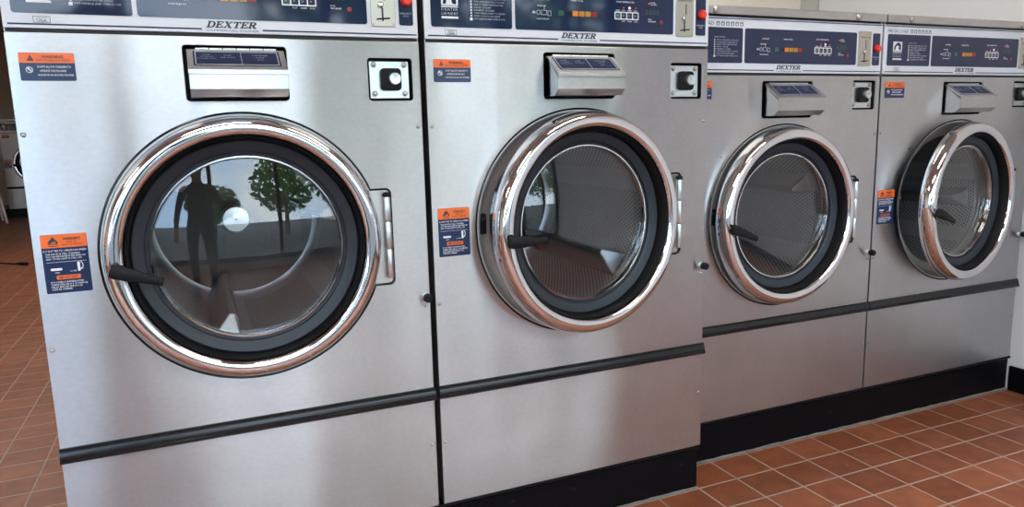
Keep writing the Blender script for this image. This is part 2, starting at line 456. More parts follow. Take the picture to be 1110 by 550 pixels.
    def mk_ring():
        prof = [(.2985, .004), (.2990, -.006), (.2970, -.018), (.2930, -.029), (.2890, -.0355), (.2840, -.0395), (.2770, -.0410), (.2680, -.0408), (.2615, -.0390), (.2580, -.0350), (.2565, -.029), (.2560, -.020), (.2560, .020), (.2700, .022), (.2900, .012)]
        b = MB().lathe(prof, -HX, 0, 128, closed=True, cy=-HY); return b.mesh('door', M['chrome'], 50)
    dr_ = link('door', shared('ring', mk_ring)); dr_.location = (cx + HX, HY, cz); put(dr_)
    dr_.rotation_euler = (0, 0, door_angle)
    def mk_gasket():
        b = MB().lathe([(.2470, .004), (.2455, .0005), (.2420, -.0010), (.2340, .002), (.2240, .005), (.2195, .008), (.2180, .014), (.2085, .018), (.2085, .030), (.2470, .030)], -HX, 0, 96, closed=True, cy=-HY)
        return b.mesh('door_gasket', M['rubber'])
    g = link('door_gasket', shared('gasket', mk_gasket)); g.parent = dr_
    def mk_lip():
        b = MB().lathe([(.2558, -.028), (.2535, -.031), (.2505, -.026), (.2480, -.010), (.2470, .006), (.2470, .022), (.2558, .022)], -HX, 0, 96, closed=True, cy=-HY)
        return b.mesh('gasket_lip', M['black'])
    g = link('gasket_lip', shared('lip', mk_lip)); g.parent = dr_
    def mk_rim():
        b = MB().lathe([(.2120, .0135), (.2100, .0095), (.2070, .0095), (.2055, .0135), (.2060, .026), (.2110, .026)], -HX, 0, 96, closed=True, cy=-HY)
        return b.mesh('glass_rim', M['chrome'])
    g = link('glass_rim', shared('rim', mk_rim)); g.parent = dr_
    def mk_glass():
        R, sag = .206, .017; rc = (R * R + sag * sag) / (2 * sag)
        pr = [(R * k / 16, .018 - (math.sqrt(rc * rc - (R * k / 16) ** 2) - (rc - sag))) for k in range(17)]
        pr2 = [(a, y + .008) for a, y in reversed(pr)]
        b = MB().lathe(pr + pr2, -HX, 0, 96, cy=-HY); return b.mesh('door_glass', M['glass'], 80)
    g = link('door_glass', shared('glass', mk_glass)); g.parent = dr_
    # lever handle
    def mk_handle():
        b = MB(); n = 14; secs = []
        for k in range(n + 1):
            u = k / n; x = .104 * u
            hw = .0178 - .0088 * min(1, u * 1.1) if u > .12 else .0170 * math.sqrt(max(.0, 1 - ((.12 - u) / .2) ** 2))
            hw = max(hw, .0068); th = .0085 - .003 * u; yc = -.012 - .010 * math.sin(min(1., u * 1.3) * PI * .6)
            ring = []
            for j in range(12):
                a = 2 * PI * j / 12
                ring.append(b.bm.verts.new((x - .010, yc + th * math.copysign(abs(math.sin(a)) ** .7, math.sin(a)), hw * math.copysign(abs(math.cos(a)) ** .7, math.cos(a)))))
            secs.append(ring)
        for a, c in zip(secs, secs[1:]):
            for j in range(12): b.bm.faces.new([a[j], a[(j + 1) % 12], c[(j + 1) % 12], c[j]])
        b.bm.faces.new(secs[0]); b.bm.faces.new(secs[-1])
        return b.mesh('door_handle', M['black'])
    hd = link('door_handle', shared('handle', mk_handle)); hd.parent = dr_
    hd.location = (-HX - .273, -HY - .040, -.018); hd.rotation_euler = (0, -handle_angle, 0)
    def mk_boss(): return MB().lathe([(.016, .022), (.0155, .006), (.012, .0), (.0085, -.004), (.0085, -.020), (0, -.020)], 0, 0, 28).mesh('handle_shaft', M['chrome'])
    bo = link('handle_shaft', shared('boss', mk_boss)); bo.parent = dr_; bo.location = (-HX - .273, -HY - .034, -.018)
    # detergent dispenser
    def recess(name, x0, x1, z0, z1, d):
        b = MB()
        b.box(x0 - .004, .0052, z0 - .004, x0, d, z1 + .004); b.box(x1, .0052, z0 - .004, x1 + .004, d, z1 + .004)
        b.box(x0 - .004, .0052, z0 - .004, x1 + .004, d, z0); b.box(x0 - .004, .0052, z1, x1 + .004, d, z1 + .004)
        b.box(x0 - .004, d, z0 - .004, x1 + .004, d + .004, z1 + .004)
        return put(obj(name, b, M['cavity'], smooth=0))
    recess('dispenser_recess', dx0, dx1, dz0, dz1, .060)
    zf = zp - .078                                            # top of the lip
    ex0, ex1 = .327, .527
    b = MB().prism([(.055, zf + .037), (-.004, zf + .037), (-.060, zf - .006), (-.0635, zf - .010), (-.0635, zf - .041), (-.044, zf - .056), (.055, zf - .056)], ex0 + .001, ex1 - .001)
    ds = put(obj('dispenser', b, M['steel'], smooth=20))
    # hinged lid
    b = MB().prism([(.004, zf + .045), (-.001, zf + .046), (-.064, zf + .002), (-.0665, zf - .001), (-.0665, zf - .010), (-.0645, zf - .010), (-.0645, zf - .003), (-.062, zf - .001), (.004, zf + .043)], ex0, ex1)
    ld = obj('dispenser_lid', b, M['steel'], smooth=20); ld.parent = ds
    hb_ = MB()
    for k in range(6):
        xa = ex0 + .018 + k * .028
        hb_.tube([(xa, .001, zf + .047), (xa + .026, .001, zf + .047)], .0038, 10)
    hg = obj('lid_hinge', hb_, M['zinc']); hg.parent = ds
    # blue card on the sloping lid
    ang = math.atan2(.044, .063)
    def on_lid(name, me, m):
        me.materials.clear(); me.materials.append(m)
        o = link(name, me); o.parent = ds
        return o
    slope = Matrix.Translation((0, -.001, zf + .0464)) @ Matrix.Rotation(-(PI / 2 - ang), 4, 'X')
    # in-plane coordinates: x, down-slope distance measured upward negative
    me = plate([rr(ex0 + .012, -.068, ex1 - .012, -.008, .002)], -.0006, .0008); me.transform(slope); on_lid('dispenser_card', me, M['navy_ink'])
    def frame2(x0, z0, x1, z1, w): return [[(x0, z0), (x1, z0), (x1, z1), (x0, z1)], [(x0 + w, z0 + w), (x1 - w, z0 + w), (x1 - w, z1 - w), (x0 + w, z1 - w)]]
    me = plate(frame2(ex0 + .016, -.065, .4355, -.011, .0013) + frame2(.4345, -.065, ex1 - .016, -.011, .0013), -.0010, .0008); me.transform(slope); on_lid('card_border', me, M['white'])
    for grp in ([('SOAP', .366, -.026, .0046, 'c'), ('1ST WASH', .366, -.034, .0040, 'c'), ('POWDER ONLY', .366, -.042, .0036, 'c'), ('SOAP', .408, -.028, .0046, 'c'), ('2ND WASH', .408, -.037, .0040, 'c')], [('SOFTENER', .474, -.028, .0048, 'c'), ('LIQUID', .474, -.037, .0042, 'c'), ('RINSE', .474, -.046, .0036, 'c')]):
        bm = text_mesh(grp)
        me = bpy.data.meshes.new('card_text'); bm.to_mesh(me); bm.free(); me.transform(slope @ Matrix.Translation((0, -.0011, 0))); on_lid('card_text', me, M['dim'])
    # coin box lock
    recess('lock_recess', kx0, kx1, kz0, kz1, .034)
    lp = put(flat('lock_plate', [rr(kx0 + .006, kz0 + .006, kx1 - .006, kz1 - .006, .003)], .012, .005, M['zinc'], None, .001))
    mx_, mz_ = (kx0 + kx1) / 2 + .002, (kz0 + kz1) / 2 + .001
    o = flat('lock_bezel', [rr(mx_ - .025, mz_ - .026, mx_ + .025, mz_ + .026, .009)], .000, .014, M['black'], lp, .003)
    b = MB().lathe([(0, -.010), (.003, -.010), (.0032, -.013), (.013, -.014), (.0145, -.012), (.015, .002)], mx_ + .006, mz_ + .001, 32)
    o = obj('lock_cylinder', b, M['zinc'], lp)
    for sx in (-1, 1):
        for sz in (-1, 1):
            o = link('screw', SCREW, lp); o.location = (mx_ + sx * .037 - .002, .011, mz_ + sz * .034); o.scale = (.85, 1, .85)
    # fascia
    fa = put(flat('control_panel', [rr(.002, zp + .003, W - .002, zp + .172, .003)], -.001, .010, M['fascia'], None, .0012))
    b = MB().prism([(.012, zp - .004), (.003, zp - .004), (.003, zp + .004), (.012, zp + .004)], .004, W - .004); o = obj('panel_gap', b, M['cavity'], fa)
    ip = flat('instruction_panel', [rr(.019, zp + .032, .232, zp + .139, .006)], -.0022, .002, M['navy'], fa)
    dp = flat('display_panel', [rr(.241, zp + .032, .720, zp + .139, .006)], -.0022, .002, M['navy'], fa)
    sp_ = flat('stop_panel', [rr(.796, zp + .032, .830, zp + .139, .005)], -.0022, .002, M['navy'], fa)
    cp = flat('coin_plate', [rr(.729, zp + .028, .787, zp + .145, .003)], -.004, .004, M['coin'], fa, .0008)
    # lines and badge
    y1 = -.0012
    flat('fascia_line', [[(.010, zp + .0095), (.362, zp + .0095), (.362, zp + .0125), (.010, zp + .0125)], [(.486, zp + .0095), (W - .006, zp + .0095), (W - .006, zp + .0125), (.486, zp + .0125)],
                         [(.006, zp + .165), (W - .006, zp + .165), (W - .006, zp + .1675), (.006, zp + .1675)]], y1 - .0004, .0006, M['navy_ink'], fa)
    flat('badge', serif('DEXTER', .371, .478, zp + .0145, zp + .0275), y1 - .0006, .0008, M['ink'], fa, grow=.00045)
    text('badge_text', [('COMMERCIAL WASHER', .4245, zp + .0065, .0046, 'c', .108)], y1, M['grey_ink'], fa)
    fl = [[(.054, zp + .0135), (.084, zp + .0135), (.084, zp + .0265), (.054, zp + .0265)], [(.055, zp + .0145), (.083, zp + .0145), (.083, zp + .0255), (.055, zp + .0255)]]
    flat('origin_box', fl, y1 - .0003, .0005, M['grey_ink'], fa)
    text('origin_text', [('MADE IN', .069, zp + .0212, .003, 'c'), ('USA', .069, zp + .0155, .0045, 'c', .018, .02)], y1, M['grey_ink'], fa)
    if dz:
        text('load_text', [('MEGA LOAD', .020, zp + .1445, .0115, 'l', .100)], y1, M['grey_ink'], fa)
        icons = []
        for k in range(6):
            xx = .130 + k * .0182; icons.append(rr(xx, zp + .1445, xx + .0125, zp + .1565, .002)); icons.append([(xx + .00625 + .0038 * math.cos(-a * PI / 8), zp + .1495 + .0038 * math.sin(-a * PI / 8)) for a in range(16)])
        flat('load_icons', icons, y1 - .0003, .0005, M['grey_ink'], fa)
    # instruction panel print
    yi = -.0024
    flat('emblem', [rr(.046, zp + .083, .089, zp + .114, .002), [(.050, zp + .086), (.058, zp + .086), (.060, zp + .096), (.066, zp + .101), (.074, zp + .098), (.072, zp + .092), (.076, zp + .086), (.085, zp + .086), (.084, zp + .104), (.078, zp + .111), (.068, zp + .111), (.060, zp + .107), (.052, zp + .098)],
                    [(.046, zp + .0785), (.089, zp + .0785), (.089, zp + .0815), (.046, zp + .0815)], [(.046, zp + .052), (.089, zp + .052), (.089, zp + .057), (.046, zp + .057)]], yi - .0004, .0006, M['white'], ip)
    text('emblem_text', [('DEXTER', .0675, zp + .0705, .0066, 'c', .042), ('LAUNDRY', .0675, zp + .0605, .0066, 'c', .042)], yi, M['dim'], ip)
    ins = ['ADD CLOTHES AND CLOSE DOOR', 'TURN HANDLE DOWN TO LOCK', 'SELECT WASH TEMPERATURE', 'ADD SOAP', 'INSERT COINS', 'THEN PRESS START TO BEGIN', 'WAIT FOR DOOR LIGHT', 'LIFT HANDLE AND OPEN DOOR']
    lines = [('INSTRUCTIONS', .122, zp + .108, .0045, 'l', .040)]
    for k, s in enumerate(ins): lines.append((s, .130, zp + .0995 - k * .0068, .0038, 'l', .028 + .0022 * len(s)))
    text('instruction_text', lines, yi, M['dim'], ip)
    sq = []
    for k in range(8): sq.append([(.121, zp + .0993 - k * .0068), (.125, zp + .0993 - k * .0068), (.125, zp + .1035 - k * .0068), (.121, zp + .1035 - k * .0068)])
    sq.append([(.119, zp + .0495), (.126, zp + .0495), (.126, zp + .056), (.119, zp + .056)])
    flat('instruction_numbers', sq[:7] + sq[8:], yi - .0003, .0005, M['white'], ip)
    # display print
    cyc = []
    for k in range(1): pass
    x_, z_ = .318, zp + .076
    ring = [(x_ - .012 + .006 * math.cos(a * PI / 10), z_ + .006 * math.sin(a * PI / 10)) for a in range(20)]
    ring2 = [(x_ - .012 + .0045 * math.cos(a * PI / 10), z_ + .0045 * math.sin(a * PI / 10)) for a in range(20)]
    pict = [ring, ring2] + frame2(x_ - .004, z_ - .006, x_ + .012, z_ + .006, .0013) + frame2(x_ + .014, z_ - .008, x_ + .024, z_ + .005, .0013)
    pict += [[(x_ - .030, z_ - .003), (x_ - .020, z_ - .003), (x_ - .022, z_ + .003), (x_ - .028, z_ + .003)], [(x_ + .004, z_ + .007), (x_ + .0055, z_ + .007), (x_ + .0055, z_ + .017), (x_ + .004, z_ + .017)]]
    flat('cycle_diagram', pict, yi - .0003, .0005, M['dim'], dp)
    for grp in [[q] for q in (('DISPENSER', .324, zp + .107, .0042, 'c'), ('PREWASH', .315, zp + .0905, .0038, 'c'), ('RINSE BLEACH', .318, zp + .0585, .0038, 'c'), ('WASH CYCLE', .417, zp + .107, .0042, 'c'),
                          ('WASH TEMPERATURE', .564, zp + .110, .0042, 'c', .056), ('START', .541, zp + .0885, .0032, 'c'), ('HOT', .559, zp + .0885, .0032, 'c'), ('WARM', .578, zp + .0885, .0032, 'c'), ('COLD', .596, zp + .0885, .0032, 'c'),
                          ('HOT', .559, zp + .0605, .0032, 'c'), ('WARM', .578, zp + .0605, .0032, 'c'), ('COLD', .597, zp + .0605, .0032, 'c'),
                          ('DOOR', .645, zp + .112, .0036, 'l'), ('LOCKED', .645, zp + .107, .0036, 'l'), ('FULL', .638, zp + .068, .0036, 'l'), ('PROGRAM', .638, zp + .0625, .0036, 'l'))]: text('display_text', grp, yi, M['white'], dp)
    for k, (xa, mm) in enumerate(((.362, 'btn_green'), (.404, 'btn_orange'), (.423, 'btn_amber'), (.442, 'btn_amber'), (.461, 'btn_red'))):
        o = flat('cycle_light', [rr(xa, zp + .070, xa + .0165, zp + .083, .0015)], yi - .0006, .0008, M[mm], dp)
    flat('cycle_arrow', [[(.384, zp + .0765), (.400, zp + .0700), (.400, zp + .0830)]], yi - .0004, .0006, M['black'], dp)
    fr4 = [rr(.531, zp + .0665, .606, zp + .0865, .002)]
    for k in range(4):
        xa = .5335 + k * .0182; fr4.append(rr(xa, zp + .069, xa + .0155, zp + .084, .0015))
    sb = flat('button_frame', fr4, yi - .001, .0012, M['white'], dp)
    for k in range(4):
        xa = .5335 + k * .0182
        flat('temperature_button', [rr(xa, zp + .069, xa + .0155, zp + .084, .0015)], yi - .0006, .0008, M['btn_green' if k == 0 else 'navy_ink'], sb)
    text('button_arrow', [('>', .5375 + k * .0182, zp + .073, .007, 'l') for k in range(4)], yi - .0008, M['dim'], sb)
    b = MB().lathe([(0, -.0016), (.002, -.001), (.0022, 0)], .0, 0, 12); led = b.mesh('indicator_light', M['led'])
    for xa, za in ((.559, .097), (.597, .097)):
        o = link('indicator_light', led, dp); o.location = (xa, yi + .0002, zp + za); o.scale = (.7, 1, .7)
    o = link('indicator_light', MB().lathe([(0, -.0016), (.0034, -.001), (.0036, 0)], 0, 0, 12).mesh('indicator_light', M['led_white']), dp); o.location = (.578, yi + .0002, zp + .097)
    o = link('indicator_light', led, dp); o.location = (.640, yi + .0002, zp + .111)
    seg = []
    for k in range(4):
        xa = .630 + k * .0115
        for (a0, c0, a1, c1) in ((0, 0, .007, .0012), (0, .005, .007, .0062), (0, .010, .007, .0112), (0, .0016, .0012, .0048), (.0058, .0016, .007, .0048), (0, .0064, .0012, .0096), (.0058, .0064, .007, .0096)):
            seg.append([(xa + a0, zp + .083 + c0), (xa + a1, zp + .083 + c0), (xa + a1, zp + .083 + c1), (xa + a0, zp + .083 + c1)])
    flat('price_digits', seg, yi - .0003, .0005, M['digit'], dp)
    o = link('program_light', MB().lathe([(0, -.0016), (.005, -.001), (.0055, 0)], 0, 0, 16).mesh('program_light', M['btn_red']), dp); o.location = (.680, yi + .0002, zp + .0635)
    # coin plate details
    text('coin_text', [('Quarters Only', .758, zp + .122, .0052, 'c', .044)], -.0041, M['ink'], cp)
    flat('coin_slot', [[(.760, zp + .086), (.7625, zp + .086), (.7625, zp + .115), (.760, zp + .115)], [(.7545, zp + .040), (.7585, zp + .040), (.7585, zp + .070), (.7545, zp + .070)],
                       [(.742, zp + .042), (.774, zp + .045), (.774, zp + .049), (.742, zp + .046)]], -.0046, .0007, M['cavity'], cp)
    b = MB().lathe([(0, -.012), (.005, -.011), (.008, -.006), (.008, -.002), (.0095, .001)], .7525, zp + .077, 24); obj('coin_return', b, M['chrome'], cp)
    for sx in (.734, .782):
        for sz in (.033, .140):
            o = link('screw', SCREW, cp); o.location = (sx, -.004, zp + sz); o.scale = (.38, .5, .38)
    b = MB().lathe([(0, -.016), (.009, -.0155), (.0125, -.012), (.0135, -.007), (.0125, -.003), (.008, 0)], .814, zp + .088, 32); obj('stop_button', b, M['red'], sp_)
    text('stop_text', [('EMERGENCY', .813, zp + .0575, .0036, 'c', .028), ('STOP', .813, zp + .0515, .0036, 'c', .013)], yi, M['dim'], sp_)
    # top cap
    b = MB().prism([(-.012, zp + .1765), (-.014, zp + .179), (-.014, zp + .199), (-.010, zp + .203), (DEPTH, zp + .203), (DEPTH, zp + .199), (-.008, zp + .199), (-.008, zp + .1765)], .001, W - .001)
    tc_ = put(obj('top_cap', b, M['steel_dark'], smooth=25))
    for xa in (.115, .710):
        o = link('screw', CAPSCREW, tc_); o.location = (xa, -.013, zp + .187)
    # warning stickers
    def warn(name, x0, z0, x1, z1, zo, small):
        la = flat(name, [rr(x0, z0, x1, z1, .003)], -.0008, .0008, M['label_navy'], None); put(la)
        flat('sticker_header', [rr(x0 + .0003, zo, x1 - .0003, z1 - .0003, .003)], -.0012, .0006, M['orange'], la)
        w = x1 - x0; xc = (x0 + x1) / 2
        if small:
            tri = [[(x0 + .014, zo + .004), (x0 + .026, zo + .004), (x0 + .020, zo + .0155)], [(x0 + .0188, zo + .007), (x0 + .0212, zo + .007), (x0 + .020, zo + .0115)]]
            flat('hazard_sign', tri, -.0016, .0005, M['ink'], la)
            text('header_text', [('WARNING', x0 + .058, zo + .0095, .0052, 'c', .038, .02), ('RISK OF SERIOUS INJURY', x0 + .060, zo + .0035, .0036, 'c', .060)], -.0012, M['ink'], la)
            for q in [("DON'T ALLOW CHILDREN TO", x0 + .060, z0 + .0255, .0042, 'c', .058), ('OPERATE THE MACHINE', x0 + .057, z0 + .0175, .0042, 'c', .046), ('OR PLAY IN OR AROUND MACHINE', x0 + .061, z0 + .0095, .0040, 'c', .062)]: text('sticker_text', [q], -.0008, M['white'], la)
            c = [(x0 + .0165 + .0062 * math.cos(a * PI / 12), z0 + .0215 + .0062 * math.sin(a * PI / 12)) for a in range(24)]
            c2 = [(x0 + .0165 + .0050 * math.cos(a * PI / 12), z0 + .0215 + .0050 * math.sin(a * PI / 12)) for a in range(24)]
            flat('no_children_sign', [c, c2, [(x0 + .0125, z0 + .0250), (x0 + .0195, z0 + .0170), (x0 + .0205, z0 + .0180), (x0 + .0155, z0 + .0262)], [(x0 + .0205, z0 + .0240), (x0 + .0185, z0 + .0235), (x0 + .0195, z0 + .0215)]], -.0012, .0005, M['white'], la)
        else:
            hx_ = x0 + .022
            hz = [[(hx_ - .008, zo + .007), (hx_ + .008, zo + .007), (hx_ + .009, zo + .012), (hx_, zo + .023), (hx_ - .009, zo + .012)], [(hx_ - .0065, zo + .009), (hx_ + .0055, zo + .009), (hx_ + .004, zo + .013), (hx_ - .002, zo + .011)]]
            hz.append([(hx_ - .009, zo + .003), (hx_ + .009, zo + .003), (hx_ + .009, zo + .0045), (hx_ - .009, zo + .0045)])
            flat('hazard_sign', hz, -.0016, .0005, M['ink'], la)
            text('header_text', [('WARNING', x0 + .056, zo + .0155, .0055, 'c', .032, .02), ('RISK OF', x0 + .056, zo + .0095, .0038, 'c', .018), ('SERIOUS INJURY', x0 + .056, zo + .0040, .0038, 'c', .038)], -.0012, M['ink'], la)
            zz = zo
            for q in [('DO NOT TRY TO OPEN DOOR WHEN:', xc, zz - .0085, .0040, 'c', .078), ('THE DRUM IS STILL TURNING', x0 + .006, zz - .0150, .0034, 'l', .062), ('YOU CAN SEE WATER IN THE WINDOW', x0 + .006, zz - .0200, .0034, 'l', .072), ('ANY CYCLE LIGHT IS STILL ON', x0 + .006, zz - .0250, .0034, 'l', .064),
                                  ('OPEN', x0 + .023, z0 + .0420, .0026, 'c', .009), ('LOCKED', x0 + .053, z0 + .0440, .0026, 'c', .012),
                                  ('IF POWER IS INTERRUPTED', x0 + .010, z0 + .0215, .0036, 'l', .060), ('THERE WILL BE A 3 1/2 MINUTE', x0 + .010, z0 + .0165, .0036, 'l', .066), ('DELAY BEFORE THE DOOR', x0 + .010, z0 + .0115, .0036, 'l', .056), ('CAN BE OPENED', x0 + .010, z0 + .0065, .0036, 'l', .038)]: text('sticker_text', [q], -.0008, M['white'], la)
            arc = [(x0 + .0645 + .0075 * math.cos(math.radians(a)), z0 + .056 + .010 * math.sin(math.radians(a))) for a in range(70, -61, -13)] + [(x0 + .0645 + .0060 * math.cos(math.radians(a)), z0 + .056 + .0085 * math.sin(math.radians(a))) for a in range(-60, 71, 13)]
            flat('handle_diagram', [rr(x0 + .012, z0 + .0480, x0 + .033, z0 + .0530, .0024), rr(x0 + .0610, z0 + .0440, x0 + .0660, z0 + .0640, .0024), arc,
                                    [(x0 + .0655, z0 + .0470), (x0 + .0715, z0 + .0490), (x0 + .0670, z0 + .0510)], [(x0 + .006, zz - .0305), (x1 - .006, zz - .0305), (x1 - .006, zz - .0300), (x0 + .006, zz - .0300)]], -.0012, .0005, M['white'], la)
            flat('important_band', [rr(xc - .021, z0 + .0290, xc + .023, z0 + .0375, .002)], -.0012, .0005, M['orange'], la)
            text('important_text', [('IMPORTANT', xc + .001, z0 + .0310, .0048, 'c', .036, .02)], -.0013, M['ink'], la)
    warn('warning_sticker', .0205, 1.257 + dzl, .1170, 1.312 + dzl, 1.292 + dzl, True)
    warn('door_sticker', .0160, .822 + dz, .1000, .946 + dz, .918 + dz, False)
    # panel screws and rubber stop
    for xa, za in ((.0115, 1.150 + dz), (.0115, .700 + dz), (W - .0115, 1.150 + dz), (W - .0115, .700 + dz), (.0115, .325), (W - .0115, .325)):
        s = link('screw', SCREW); s.location = (xa, 0., za); s.scale = (.72, 1, .72); put(s)
    b = MB().lathe([(0, -.030), (.008, -.0295), (.0105, -.026), (.0110, -.012), (.0085, -.008), (.0085, -.001)], W - .012, .724 + dz, 24)
    kb = put(obj('rubber_stop', b, M['black']))
    b = MB().lathe([(.0085, -.009), (.0095, -.0085), (.0095, .001)], W - .012, .724 + dz, 24); o = obj('stop_collar', b, M['zinc'], kb)
    bpy.data.objects.remove(ROOT)
    return t

D = .13644
LIFT = 15; w1 = washer(.0, 0, 0., 'tall steel washer at the near left end with its door shut flush', 0., math.radians(-19))
LIFT = -52; w2 = washer(.8556, 0, 0., 'tall steel washer at the right of the tall pair, door a little ajar', .140, math.radians(-2))
LIFT = -112; w3 = washer(1.7045, D, -.055, 'shorter set-back steel washer beside the tall pair, only part of its top text visible', .045, math.radians(-22))
LIFT = -88; w4 = washer(2.5525, D, -.055, 'short steel washer in the corner against the white side wall, door wide ajar', .138, math.radians(-22))

def copy_tree(o, parent=None):
    c = o.copy(); COL.objects.link(c)
    if parent is not None: c.parent = parent
    for ch in list(o.children): copy_tree(ch, c)
    return c
FY = 11.45
f1 = copy_tree(w3); f1.location = (-2.36, FY, ZK); f1['label'] = 'washer far down the room at the extreme left, partly hidden by the near washer'
f1['group'] = 'washing machines at the far end of the room'

# ------------------------------------------------------------------ setting
XR, YB, YF, HC = 3.405, 1.30, -3.30, 2.90
XL, YE = -5.0, 12.6
def slab(name, x0, y0, z0, x1, y1, z1, m, bev=0.):
    return struct(obj(name, MB().box(x0, y0, z0, x1, y1, z1, bev), M[m], smooth=30))
slab('floor', XL - .2, YF - .2, -.10, XR + .2, YE + .2, 0., 'floor')
slab('ceiling', XL - .2, YF - .2, HC, XR + .2, YE + .2, HC + .1, 'ceiling')
slab('wall_right', XR, YF - .2, 0, XR + .15, YE + .2, HC, 'white_wall')
slab('wall_back', .10, YB, 0, XR, YB + .15, HC, 'cream')
slab('wall_inner', .10, YB + .15, 0, .25, YE, HC, 'beige')
slab('wall_far', XL, YE, 0, XR, YE + .2, HC, 'beige')
slab('wall_left', XL - .2, YF - .2, 0, XL, YE + .2, HC, 'cream')
slab('baseboard_right', XR - .012, YF, 0, XR, D - .002, .107, 'plinth', .003)
slab('trim_1', XR - .10, YB - .035, 1.3, XR - .001, YB, HC, 'conduit', .006)
def plinth(name, x0, x1, y):
    b = MB().prism([(y + .95, 0), (y + .012, 0), (y + .012, ZK - .016), (y + .004, ZK - .012), (y + .000, ZK - .006), (y + .004, ZK - .001), (y + .95, ZK - .001)], x0, x1)
    o = struct(obj(name, b, M['plinth'], smooth=30))
    pts = [(x0 + (x1 - x0) * k / 60, y + .010, .002 + .0015 * random.random()) for k in range(61)]
    c = obj('caulk', MB().tube(pts, [.0022 + .0028 * random.random() for _ in pts], 8), M['caulk'], o)
    return o
plinth('trim_2', .0, .8556 + W - .004, 0.)
plinth('trim_3', .8556 + W + .003, XR - .001, D)
plinth('trim_4', -3.3, -1.45, FY)

# shop front: sill wall, header, glazed bays
slab('wall_front', XL, YF - .12, 0, XR, YF, .16, 'beige')
slab('wall_header', XL, YF - .12, 2.62, XR, YF, HC, 'beige')
slab('trim_5', XL, YF - .10, .16, XR, YF + .02, .20, 'frame', .004)
MUL = [(-4.97, .06), (-3.55, .07), (-2.30, .07), (-1.15, .07), (-.02, .07), (1.19, .07), (2.43, .08), (2.98, .05), (3.37, .07)]
for i, ((xa, wa), (xb, wb)) in enumerate(zip(MUL, MUL[1:])):
    x0, x1 = xa + wa / 2, xb + wb / 2
    b = MB().box(x1 - wb, YF - .09, .20, x1, YF - .01, 2.62, .004)
    if i == 0: b.box(xa - wa / 2, YF - .09, .20, x0, YF - .01, 2.62, .004)
    b.box(x0, YF - .08, .20, x1 - wb, YF - .02, .25); b.box(x0, YF - .08, 2.57, x1 - wb, YF - .02, 2.62)
    w = struct(obj('window_%d' % (i + 1), b, M['frame']))
    obj('window_pane', MB().box(x0, YF - .054, .25, x1 - wb, YF - .046, 2.57), M['pane'], w)

# outdoors
struct(obj('ground', MB().box(-40, -60, -.25, 40, YF - .21, -.12), M['pavement']))
def tree(x, y, h, cr, seed, label):
    t = empty('broadleaf_tree', (x, y, -.12), label, 'tree', 'trees outside the shop windows')
    R = random.Random(seed)
    b = MB().tube([(0, 0, 0), (.05, 0, h * .25), (-.03, .04, h * .5), (.02, 0, h * .8)], [.16, .13, .10, .03], 10)
    for k in range(5):
        a = 2 * PI * k / 5 + R.random(); b.tube([(0, 0, h * .36), (cr * .5 * math.cos(a), cr * .5 * math.sin(a), h * .6)], [.06, .02], 6)
    obj('trunk', b, M['bark'], t)
    b = MB(); n = 0
    while n < 1500:
        p = Vector((R.uniform(-1, 1), R.uniform(-1, 1), R.uniform(-1, 1)))
        if p.length > 1 or p.length < .35: continue
        n += 1
        p = Vector((p.x * cr, p.y * cr, h * .64 + p.z * h * .38))
        u = Vector((R.gauss(0, 1), R.gauss(0, 1), R.gauss(0, 1))).normalized(); v = u.orthogonal().normalized(); s = R.uniform(.10, .20)
        b.bm.faces.new([b.bm.verts.new(p + a * s * u + c * s * .7 * v) for a, c in ((-1, 0), (0, -1), (1, 0), (0, 1))])
    me = bpy.data.meshes.new('crown'); b.bm.to_mesh(me); b.bm.free(); me.materials.append(M['leaf']); link('crown', me, t)
for k, (x, y, h, c, l) in enumerate(((-5.6, -11.5, 3.6, 1.7, 'round leafy tree outside the left shop windows'), (-1.0, -13, 3.4, 1.7, 'low leafy tree outside behind the wide window post'), (3.4, -12, 5.0, 2.1, 'leafy tree outside the right shop windows'), (8.4, -13, 5.6, 2.5, 'tall leafy tree outside beyond the right wall'), (-10.6, -13, 3.8, 2.2, 'tall leafy tree outside beyond the left wall'))):
    tree(x, y, h, c, 10 + k, l)

# added glowing panels under the ceiling, unseen, to brighten the room
def add_fill(x, y, label):
    t = empty('fill_light', (x, y, HC), label, 'added fill light', 'added fill lights')
    b = MB().box(-.62, -.17, -.05, .62, -.15, 0).box(-.62, .15, -.05, .62, .17, 0).box(-.62, -.15, -.05, -.60, .15, 0).box(.60, -.15, -.05, .62, .15, 0).box(-.60, -.15, -.02, .60, .15, 0)
    obj('housing', b, M['white_plastic'], t, smooth=20)
    obj('glow_panel', MB().box(-.598, -.148, -.046, .598, .148, -.030, .004), M['tube'], t)
for k, (x, y, l) in enumerate(((-2.6, -1.2, 'added fill light in front of the left aisle'), (.1, -1.7, 'added fill light above the spot before the left washer'), (2.0, -1.2, 'added fill light above the floor before the right washers'), (2.0, .45, 'added fill light above the tops of the right washers'),
        (-.9, 2.0, 'added fill light at the start of the left aisle'), (-1.1, 4.2, 'added fill light midway down the left aisle'), (-1.4, 6.4, 'added fill light at the far end of the left aisle'))): add_fill(x, y, l)

